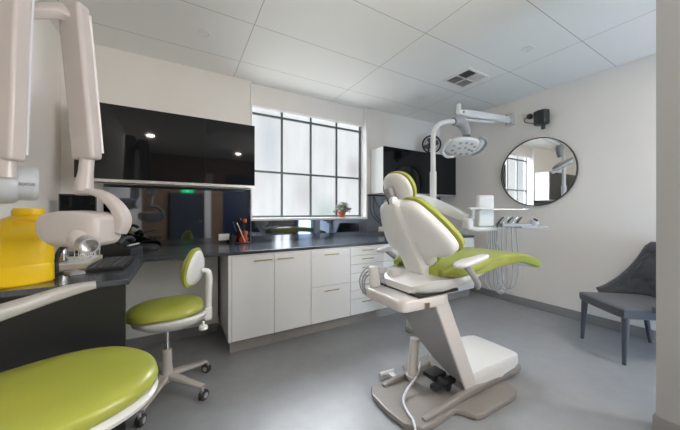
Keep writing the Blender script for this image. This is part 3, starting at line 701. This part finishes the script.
jt = new(); lathe(jt, [(.030, 0), (.042, 0), (.042, .02), (.030, .02)], (1.40, 1.41, .075), U, 18); part('cylinder_collar', jt, M['alu'], dc)
st = new(); cyl(st, (1.27, 1.60, .030), (1.40, 1.585, .030), .018, seg=14, bev=.006); box(st, (1.33, 1.50, .018), (1.37, 1.60, .040), .004); part('foot_pedal', st, M['wplas'], dc)
# cable on the base
part('base_cable', tube(new(), [V(1.50, 1.42, .15), V(1.40, 1.36, .11), V(1.28, 1.33, .07), V(1.20, 1.28, .056), V(1.16, 1.20, .052), V(1.13, 1.12, .052), V(1.05, 1.02, .03), V(.98, .97, .014), V(.92, .92, .012), V(.80, .85, .012)], .0075, 10, 6), M['lilac'], dc)
# seat support beam that sticks out behind
sb = new(); prism(sb, [(1.04, 1.15), (1.07, 1.12), (1.35, 1.10), (1.43, 1.13), (1.46, 1.20), (1.46, 1.40), (1.43, 1.47), (1.30, 1.50), (1.10, 1.50), (1.05, 1.47)], .668, .738, bev=.020)
part('support_beam', sb, M['pinkc'], dc)
sk = new(); box(sk, (1.205, 1.100, .680), (1.235, 1.116, .712), .001); part('socket', sk, M['brass'], dc)
pn = new(); L = []
secs = [(1.17, .12, .735, .79), (1.20, .165, .735, .81), (1.25, .21, .738, .835), (1.36, .235, .742, .835), (1.50, .24, .752, .838), (1.62, .235, .775, .845), (1.74, .22, .805, .852), (1.83, .18, .830, .862), (1.88, .10, .845, .866)]
for x, w, z0, z1 in secs:
    h = z1-z0
    L.append([V(x, YC+w*a, z0+h*b) for a, b in ((-1, 1), (-1.0, .7), (-.95, .4), (-.82, .14), (-.6, .03), (0, 0), (.6, .03), (.82, .14), (.95, .4), (1.0, .7), (1, 1), (.9, 1.02), (0, 1.02), (-.9, 1.02))])
loft(pn, L); part('seat_pan', pn, M['wplas'], dc)
gp = new(); prism(gp, [(1.17, 1.12), (1.50, 1.11), (1.55, 1.3), (1.5, 1.49), (1.17, 1.48)], .738, .752, bev=.002); part('swivel_gap', gp, M['black'], dc)
# upholstery: seat and leg rest as one long pad
se = new()
ribbon(se, [V(1.36, YC, .850), V(1.44, YC, .850), V(1.56, YC, .860), V(1.72, YC, .876), V(1.88, YC, .886), V(2.02, YC, .888), V(2.16, YC, .886), V(2.28, YC, .872), V(2.40, YC, .845), V(2.52, YC, .812), V(2.575, YC, .797), V(2.585, YC, .794)],
       [.15, .21, .235, .235, .23, .225, .215, .205, .195, .185, .170, .155], [.035, .050, .052, .052, .048, .045, .042, .040, .038, .036, .032, .022], n=6, seg=32, smooth=4)
seat = part('seat_cushion', se, M['green2'], dc)
sp = new()
ribbon(sp, [V(2.08, YC, .845), V(2.24, YC, .838), V(2.40, YC, .806), V(2.50, YC, .778)], [.12, .17, .16, .12], [.010, .018, .014, .008], n=3, seg=24, smooth=3)
part('leg_rest_shell', sp, M['lilac'], dc)
for sy in (-1, 1):
    bl = new(); ribbon(bl, [V(1.34, YC+sy*.20, .868), V(1.41, YC+sy*.225, .880), V(1.50, YC+sy*.232, .888), V(1.66, YC+sy*.225, .900), V(1.80, YC+sy*.21, .912)], [.02, .038, .042, .036, .02], [.018, .040, .042, .034, .014], n=2.6, seg=20, smooth=4)
    part('seat_bolster', bl, M['green2'], dc)
pp = new(); z = .0
for y in (-.235,):
    tube(pp, [V(1.70, YC+y*1.0, .890), V(1.88, YC+y*.982, .902), V(2.02, YC+y*.96, .904), V(2.16, YC+y*.92, .902), V(2.28, YC+y*.875, .888), V(2.40, YC+y*.83, .861), V(2.54, YC+y*.77, .824)], .0035, 6, 5)
part('seat_piping', pp, M['green'], seat)
# backrest
B0 = V(1.40, YC, .93); bu = V(-.52, 0, .86).normalized(); bx = V(0, 1, 0); bn = bx.cross(bu).normalized()   # bn faces forward/up
if bn.x < 0: bx = -bx; bn = bx.cross(bu).normalized()
mb = axes(B0, bx, bu, bn)
bol = [(0, -.03), (.08, -.028), (.118, -.012), (.132, .025), (.165, .050), (.235, .050), (.285, .072), (.305, .12), (.285, .20), (.245, .29), (.205, .36), (.155, .425), (.08, .45), (0, .455)]
bol = bol + [(-x, y) for x, y in bol[-2:0:-1]]
def bend(x, y): return .9*x*x + .10*max(0, y-.3)
back = part('back_cushion', puff(new(), bol, .070, .012, mb, 3.2, 8, zf=lambda x, y: .55*x*x, sm=4), M['green'], dc)
sh = [(x*.955, .2+(y-.2)*.965) for x, y in bol]
part('back_shell', puff(new(), sh, .004, .072, axes(B0-bn*.012, bx, bu, bn), 4.0, 9, zf=lambda x, y: .50*x*x, sm=4), M['wplas'], dc)
spn = new(); L = []
for y, w, h in ((.455, .050, .07), (.43, .068, .095), (.34, .080, .118), (.20, .085, .122), (.05, .085, .122), (-.06, .082, .13), (-.14, .078, .14), (-.20, .070, .13)):
    L.append([mb @ V(a*w, y, -.02-(h-.02)*b) for a, b in ((-1, 0), (-1, .6), (-.93, .9), (-.75, 1), (0, 1.03), (.75, 1), (.93, .9), (1, .6), (1, 0))])
loft(spn, L); part('spine_cover', spn, M['wplas'], dc)
# headrest
H0 = V(1.185, YC, 1.365); hu = V(-.42, 0, .90).normalized(); hx = bx; hn = hx.cross(hu).normalized()
mh = axes(H0, hx, hu, hn)
hol = [(0, -.100), (.062, -.092), (.104, -.050), (.120, .012), (.104, .074), (.060, .112), (0, .122)]
hol = hol+[(-x, y) for x, y in hol[-2:0:-1]]
part('headrest_cushion', puff(new(), hol, .052, .008, mh, 2.6, 8, zf=lambda x, y: .8*x*x), M['green'], dc)
part('headrest_shell', puff(new(), [(x*.95, y*.955) for x, y in hol], .004, .036, axes(H0-hn*.012, hx, hu, hn), 2.8, 8, zf=lambda x, y: .8*x*x), M['wplas'], dc)
hb = new(); box(hb, (-.026, -.13, -.095), (.026, .05, -.050), .012, 3, mtx=mh); tube(hb, [mh @ V(0, .03, -.07), mh @ V(0, -.08, -.09), mh @ V(0, -.16, -.075)], [.020, .024, .028], 12, 3)
brk = part('headrest_bracket', hb, M['gpanel'], dc)
part('adjust_knob', lathe(new(), [(0, 0), (.022, 0), (.026, .01), (.024, .03), (0, .034)], mh @ V(-.02, -.03, -.10), -bx if bx.y > 0 else bx, 18), M['wplas'], brk)
part('release_lever', box(new(), (-.004, -.08, -.115), (.004, .05, -.108), .001, mtx=mh), M['black'], brk)
# armrests
def armrest(sy):
    y = YC+sy*.335
    pad = new(); ribbon(pad, [V(1.275, y, .938), V(1.31, y, .942), V(1.38, y-sy*.0, .950), V(1.45, y+sy*.01, .962), V(1.505, y+sy*.02, .975), V(1.53, y+sy*.02, .980)], [.012, .036, .040, .034, .026, .010], [.008, .017, .019, .016, .013, .007], n=2.6, smooth=4)
    a = part('armrest', pad, M['lilac'], dc)
    ps = new(); tube(ps, [V(1.36, y-sy*.0, .940), V(1.45, y-sy*.015, .870), V(1.54, y-sy*.04, .800), V(1.60, y-sy*.08, .765)], [.020, .020, .020, .020], 12, 4, flat=.75)
    part('armrest_post', ps, M['gpanel'], a)
armrest(-1); armrest(1)
# spittoon side pod with cups and hoses at the rear
cu = new(); lathe(cu, [(0, 0), (.034, 0), (.036, .01), (.034, .115), (.026, .128), (0, .13)], (1.115, 1.455, .745), V(-.12, 0, 1), 24)
part('hose_holder', cu, M['wplas'], dc)
pod = new(); lathe(pod, [(0, 0), (.045, 0), (.055, .02), (.060, .07), (.035, .10), (0, .105)], (1.215, 1.53, .742), V(.05, 0, 1), 24)
box(pod, (1.17, 1.42, .742), (1.26, 1.55, .775), .015); part('hose_pod', pod, M['lilac'], dc)
bk = new(); lathe(bk, [(0, 0), (.05, 0), (.055, .02), (.05, .05), (0, .06)], (1.24, 1.40, .80), U, 20); part('swivel_cap', bk, M['wplas'], dc)
for k, dx in enumerate((0, .018, .035)):
    hs = new(); tube(hs, [V(1.10, 1.47, .855-dx), V(1.085+dx*.8, 1.52, .845-dx*1.2), V(1.065+dx*1.2, 1.56, .77-dx*.3), V(1.10+dx*.6, 1.58, .68+dx*.4), V(1.17, 1.58, .635+dx*.5), V(1.29, 1.54, .68)], .0048, 8, 6)
    part('suction_hose', hs, M['hose'], dc)

# ================================================================ DELIVERY UNIT
du = thing('delivery_unit', 'white instrument delivery unit with trays and hanging hoses beyond the chair', 'dental unit', (2.08, 2.08, 0))
part('column', box(new(), (2.03, 2.03, .03), (2.13, 2.13, 1.30), .015), M['wplas'], du)
part('column_foot', lathe(new(), [(0, 0), (.075, 0), (.075, .02), (.055, .035), (0, .035)], (2.08, 2.08, 0), U, 28), M['pearl'], du)
bm_ = new(); ribbon(bm_, [V(2.02, 2.10, 1.38), V(2.16, 2.09, 1.355), V(2.34, 2.04, 1.31), V(2.44, 1.90, 1.235), V(2.47, 1.78, 1.18), V(2.475, 1.72, 1.165)], [.045, .062, .066, .060, .048, .035], [.035, .05, .055, .05, .045, .035], side=U, n=4, smooth=4)
part('balance_arm', bm_, M['wplas'], du)
part('arm_cap', box(new(), (2.40, 1.66, 1.055), (2.48, 1.74, 1.17), .02, 3), M['wplas'], du)
lb = new(); tube(lb, [V(2.44, 1.70, 1.10), V(2.46, 1.68, 1.07), V(2.54, 1.64, 1.06), V(2.72, 1.55, 1.07)], .022, 12, 5); part('lower_bracket', lb, M['wplas'], du)
bt = new(); box(bt, (-.10, -.03, -.15), (.06, .03, .16), .02, 4, mtx=axes(V(2.61, 1.61, 1.235), R, F, U)); part('control_body', bt, M['wplas'], du)
tp = new(); box(tp, (-.23, -.085, 0), (.22, .085, .009), .004, mtx=axes(V(2.72, 1.54, 1.250), R, F, U)); part('tray_table', tp, M['alu'], du)
ts = new(); cyl(ts, V(2.49, 1.68, 1.16), V(2.49, 1.68, 1.27), .014); box(ts, (-.06, -.03, -.01), (.08, .03, .012), .005, mtx=axes(V(2.50, 1.665, 1.262), R, F, U)); part('tray_post', ts, M['wplas'], du)
ih = new(); box(ih, (-.02, -.06, -.022), (.30, .06, .018), .012, 3, mtx=axes(V(2.70, 1.53, 1.105), R, F, U)); part('instrument_bar', ih, M['gpanel'], du)
ib = new(); box(ib, (.16, -.07, -.015), (.41, .05, .003), .004, mtx=axes(V(2.70, 1.53, 1.088), R, F, U)); part('side_shelf', ib, M['hose'], du)
cp2 = new(); lathe(cp2, [(0, 0), (.034, 0), (.040, .012), (.040, .05), (.030, .064), (0, .066)], V(2.70, 1.53, 1.10)+R*.29-F*.02, V(-.1, -.5, .7).normalized(), 24)
cpn = part('control_dial', cp2, M['lilac'], du)
part('dial_display', lathe(new(), [(0, .060), (.022, .060), (.022, .069), (0, .069)], V(2.70, 1.53, 1.10)+R*.29-F*.02, V(-.1, -.5, .7).normalized(), 20), M['bgloss'], cpn)
for k in range(5):
    b = V(2.70, 1.53, 1.105)+R*(-.045+k*.044)-F*.035
    hp = new(); tube(hp, [b+U*-.025, b+U*.02+R*.008, b+U*.055+R*.028-F*.01, b+U*.075+R*.048-F*.015], [.011, .012, .009, .006], 10, 4)
    h = part('handpiece', hp, M['chrome'] if k % 2 else M['wood'], du)
    dz = (.46, .47, .50, .46, .45)[k]
    hh = new(); e = V(2.62, 1.60, 1.06)+R*(k*.02)
    tube(hh, [b-U*.025, b-U*.16+R*.004*(k-2), b-U*.36+R*.012*(k-2), b-U*(dz+.10)+R*.0-F*.0, b-U*(dz+.17)-R*.045+F*.03, b-U*(dz+.10)-R*.095+F*.05, b-U*.36-R*.10+F*.05, e-U*.12, e], .0055, 8, 6)
    part('instrument_hose', hh, M['hose'], h)
pd = new(); box(pd, (-.045, -.03, 0), (.075, .03, .02), .008, mtx=axes(V(2.47, 1.82, 1.015), R, F, U)); part('side_handle', pd, M['hose'], du)
part('handle_stem', cyl(new(), V(2.46, 1.80, 1.03), V(2.45, 1.72, 1.10), .010, seg=10), M['wplas'], du)

# ================================================================ OPERATING LIGHT on a curved pole
dl = thing('operating_light', 'white multi-lens operating light on a tall curved pole', 'dental light', (2.345, 2.045, 1.38))
part('pole', cyl(new(), (2.345, 2.045, 1.365), (2.345, 2.045, 1.66), .034, seg=20), M['wplas'], dl)
part('curved_arm', tube(new(), [V(2.345, 2.045, 1.64), V(2.345, 2.045, 1.85), V(2.345, 2.045, 2.03), V(2.365, 2.04, 2.11), V(2.43, 2.03, 2.18), V(2.52, 2.01, 2.215), V(2.61, 1.985, 2.225)], .026, 16, 6), M['wplas'], dl)
el = new(); tube(el, [V(2.60, 1.985, 2.225), V(2.66, 1.975, 2.235), V(2.72, 1.955, 2.20), V(2.755, 1.94, 2.13), V(2.745, 1.93, 2.07)], [.045, .058, .055, .046, .04], 16, 5); part('elbow_joint', el, M['gpanel'], dl)
ln = V(-.32, -.38, -.87).normalized(); lx = (R-ln*R.dot(ln)).normalized(); ly = ln.cross(lx)
ca, sa = math.cos(.16), math.sin(.16)
if ly.z > 0: sa = -sa
lx, ly = lx*ca+ly*sa, ly*ca-lx*sa; ln = (ln+lx*.10).normalized(); ly = (ly-ln*ly.dot(ln)).normalized(); lx = ly.cross(ln)
lc = V(2.68, 1.93, 1.945)
ml = axes(lc, lx, ly, ln)
hol2 = [(-.175, 0), (-.15, .085), (-.06, .125), (.06, .13), (.135, .10), (.16, 0), (.135, -.10), (.06, -.13), (-.06, -.125), (-.15, -.085)]
head = part('lamp_head', puff(new(), hol2, .028, .060, ml, 2.6, 8), M['wplas'], dl)
wing = new(); w0 = [(.150, .125), (.205, .09), (.225, 0), (.205, -.09), (.150, -.125), (.155, -.06), (.165, 0), (.155, .06)]
puff(wing, w0, .022, .035, ml, 2.6, 6, zf=lambda x, y: -.02); part('lamp_wing', wing, M['wplas'], head)
for i, (x, y) in enumerate(((-.12, .03), (-.075, .075), (-.01, .085), (.055, .08), (.11, .045), (-.10, -.045), (-.045, -.08), (.02, -.085), (.085, -.07), (-.045, .0), (.02, .015), (.075, -.005), (.12, -.02))):
    part('lens', lathe(new(), [(0, -.004), (.016, -.004), (.018, .002), (.014, .006), (0, .008)], ml @ V(x, y, .026), ln, 16), M['ledw' if i % 3 == 0 else 'ledd'], head)
hr = new(); tube(hr, [ml @ V(-.20, .06, -.01), ml @ V(-.215, .0, .02), ml @ V(-.20, -.08, .03), ml @ V(-.12, -.15, .03), ml @ V(-.02, -.16, .01)], .014, 10, 5); tube(hr, [ml @ V(-.20, .06, -.01), ml @ V(-.15, .05, -.02)], .016, 10); tube(hr, [ml @ V(-.02, -.16, .01), ml @ V(.0, -.12, -.01)], .012, 10)
part('grab_handle', hr, M['wplas'], dl)
hr = new(); tube(hr, [ml @ V(.13, .13, -.03), ml @ V(.20, .12, -.015), ml @ V(.245, .05, -.01), ml @ V(.245, -.06, -.01), ml @ V(.19, -.13, -.015)], .014, 10, 5)
part('grab_handle', hr, M['gpanel'], dl)

# camera/monitor arm fixed to right wall
wa = thing('swing_mount', 'long white swing arm fixed high on the right wall', 'wall mount', (3.91, 2.08, 2.47))
part('wall_plate', box(new(), (3.86, 2.02, 2.405), (3.91, 2.13, 2.575), .008), M['wplas'], wa)
part('arm', boxarm(V(3.87, 2.08, 2.48), V(2.72, 1.96, 2.335), .030, .044, side=V(0, 1, 0), n=5, taper=.85), M['wplas'], wa)
part('spring_rod', tube(new(), [V(3.45, 2.04, 2.375), V(3.0, 1.995, 2.30), V(2.72, 1.965, 2.265)], .015, 10, 3), M['wplas'], wa)
sb_ = new(); cyl(sb_, (2.655, 1.965, 2.30), (2.655, 1.965, 2.42), .028, seg=18, bev=.008); cyl(sb_, (2.655, 1.965, 2.296), (2.655, 1.965, 2.32), .016, seg=14); box(sb_, (2.66, 1.94, 2.30), (2.76, 1.985, 2.36), .01); part('end_joint', sb_, M['wplas'], wa)
part('bolt', lathe(new(), [(0, 0), (.009, 0), (.009, .008), (0, .008)], (2.71, 1.94, 2.335), (0, -1, 0), 12), M['black'], wa)
sc_ = new()
for y, z in ((2.045, 2.43), (2.045, 2.55), (2.105, 2.43), (2.105, 2.55)): cyl(sc_, (3.855, y, z), (3.862, y, z), .006, seg=10)
part('plate_screws', sc_, M['black'], wa)

whole('wall_switch', box(new(), (3.898, 1.90, 2.44), (3.910, 1.925, 2.515), .003), M['outlet'], 'tiny white cable outlet on the right wall between arm and speaker', 'outlet')
spk = thing('wall_speaker', 'small black box speaker on the right wall above the round mirror', 'speaker', (3.80, 1.64, 2.30))
b_ = new(); prism(b_, [(3.74, 1.60), (3.73, 1.67), (3.77, 1.735), (3.86, 1.72), (3.86, 1.60), (3.81, 1.575)], 2.29, 2.46, bev=.012); part('speaker_case', b_, M['black'], spk)
part('speaker_bracket', box(new(), (3.85, 1.635, 2.34), (3.91, 1.685, 2.40), .006), M['black'], spk)
part('knob', cyl(new(), (3.80, 1.64, 2.292), (3.80, 1.64, 2.232), .022, seg=16, bev=.006), M['black'], spk)
cm = thing('wall_camera', 'tiny black round camera with looped cable beside the speaker', 'camera', (3.86, 1.83, 2.44))
part('camera_body', lathe(new(), [(0, 0), (.020, 0), (.032, .012), (.034, .04), (.024, .056), (0, .060)], (3.91, 1.83, 2.455), V(-1, -.1, 0), 20), M['black'], cm)
part('camera_cable', tube(new(), [V(3.88, 1.85, 2.45), V(3.89, 1.895, 2.44), V(3.895, 1.885, 2.40), V(3.895, 1.82, 2.37), V(3.88, 1.72, 2.33)], .0055, 8, 5), M['black'], cm)

mi = thing('round_mirror', 'large round wall mirror with thin black frame', 'mirror', (3.88, 1.763, 1.303))
part('mirror_frame', lathe(new(), [(.420, 0), (.430, 0), (.430, .030), (.420, .030)][::1]+[(.420, 0)], (3.905, 1.763, 1.733), V(-1, 0, 0), 96), M['black'], mi)
part('mirror_glass', lathe(new(), [(0, .004), (.4205, .004), (.4205, .020), (0, .020)], (3.905, 1.763, 1.733), V(-1, 0, 0), 96), M['mirror'], mi)

fan = thing('desk_fan', 'round black fan standing on the right wall cabinet, behind the operating light', 'fan', (3.42, 3.06, 2.13))
fo = V(3.42, 3.02, 2.285); fd = V(-.6, -.75, .05).normalized()
rg = new()
for rr_ in (.135, .10, .065, .035): 
    u_, w_, _ = basis(fd); tube(rg, [fo+fd*.03+(u_*math.cos(a)+w_*math.sin(a))*rr_ for a in [2*PI*k/32 for k in range(33)]], .004 if rr_ < .13 else .014, 6)
for k in range(16):
    a = 2*PI*k/16; tube(rg, [fo+fd*.03+(u_*math.cos(a)+w_*math.sin(a))*.02, fo+fd*.03+(u_*math.cos(a)+w_*math.sin(a))*.135], .0025, 5)
part('fan_guard', rg, M['black'], fan)
part('fan_back', lathe(new(), [(0, -.05), (.04, -.045), (.05, -.01), (.04, .01), (0, .015)], fo, fd, 32), M['rubber'], fan)
for k in range(4):
    a = k*PI/2+.3; e = u_*math.cos(a)+w_*math.sin(a); q = u_*-math.sin(a)+w_*math.cos(a); g = new()
    loft(g, [[fo+e*r_+q*s_*w2+fd*(z_+s_*.010) for s_, z_ in ((-1, 0), (1, 0), (1, .003), (-1, .003))] for r_, w2 in ((.02, .015), (.07, .035), (.115, .03))]); part('fan_blade', g, M['steelf'], fan)
part('fan_stand', box(cyl(new(), (3.45, 3.10, 2.14), (3.45, 3.10, 2.30), .014), (3.36, 3.02, 2.129), (3.54, 3.16, 2.145), .006), M['black'], fan)

# ================================================================ VISITOR CHAIR
vc = thing('upholstered_chair', 'charcoal fabric side chair with diamond-quilted back by the right wall', 'chair', (3.44, .78, 0))
cf = V(-.78, .63, 0).normalized(); cr = V(cf.y, -cf.x, 0)          # forward, right
c0 = V(3.44, .78, 0)
mc_ = axes(c0, cr, cf, U)
so = [(-.225, .285), (0, .295), (.225, .285), (.255, .24), (.255, 0), (.24, -.24), (.20, -.28), (-.20, -.28), (-.24, -.24), (-.255, 0), (-.255, .24)]
part('seat', puff(new(), so, .035, .070, axes(c0+U*.425, cr, cf, U), 5, 8, sm=4), M['fabric'], vc)
for sx, sy in ((-1, 1), (1, 1), (-1, -1), (1, -1)):
    a = mc_ @ V(sx*.225, sy*.245, .39); b = mc_ @ V(sx*.235, sy*(.262 if sy > 0 else .31), 0)
    part('leg', tube(new(), [a, b], [.026, .014], 14), M['fabric'], vc)
# wrap-around back: a curved shell with winged front edges
NU, NV = 40, 24; rows = []
def backpt(u, v, off):
    # u -1..1 around, v 0..1 up ; wings are low, middle tall
    ang = u*1.95; tt = min(1, max(0, (abs(u)-.48)/.52)); top = .46*(1-tt)**2.3+.055
    h = .435+v*top
    rx = .285+.02*v; ry = .30+.06*v
    fx = math.sin(ang)*rx; fy = -.02-math.cos(ang)*ry - .10*v*max(0, math.cos(ang))
    n = V(math.sin(ang), -math.cos(ang), 0)
    return V(fx, fy, h)+n*off
bk = new(); front_r = []; back_r = []
for j in range(NV+1):
    v = j/NV; fr_, br_ = [], []
    for i in range(NU+1):
        u = -1+2*i/NU
        ar_ = u*2.4; vz = v*2.0
        q = min(abs(((ar_+vz) % 1)-.5), abs(((ar_-vz) % 1)-.5)) if abs(u) < .8 else .3
        d1_ = abs(((ar_+vz) % 1)-.5); d2_ = abs(((ar_-vz) % 1)-.5)
        gro = min(d1_, d2_); dep = -.022*math.exp(-(gro/.07)**2) if .1 < v < .95 and abs(u) < .75 else 0
        edge = .028*math.sqrt(max(0, 1-(2*v-1)**8))*math.sqrt(max(.02, 1-abs(u)**10))
        fr_.append(bk.verts.new(mc_ @ backpt(u, v, -edge-dep))); br_.append(bk.verts.new(mc_ @ backpt(u, v, edge)))
    front_r.append(fr_); back_r.append(br_)
for j in range(NV):
    for i in range(NU):
        bk.faces.new((front_r[j][i], front_r[j][i+1], front_r[j+1][i+1], front_r[j+1][i]))
        bk.faces.new((back_r[j][i], back_r[j+1][i], back_r[j+1][i+1], back_r[j][i+1]))
for i in range(NU):
    bk.faces.new((front_r[0][i], back_r[0][i], back_r[0][i+1], front_r[0][i+1])); bk.faces.new((front_r[NV][i], front_r[NV][i+1], back_r[NV][i+1], back_r[NV][i]))
for j in range(NV):
    bk.faces.new((front_r[j][0], front_r[j+1][0], back_r[j+1][0], back_r[j][0])); bk.faces.new((front_r[j][NU], back_r[j][NU], back_r[j+1][NU], front_r[j+1][NU]))
bmesh.ops.recalc_face_normals(bk, faces=bk.faces[:])
part('backrest', bk, M['fabric'], vc)
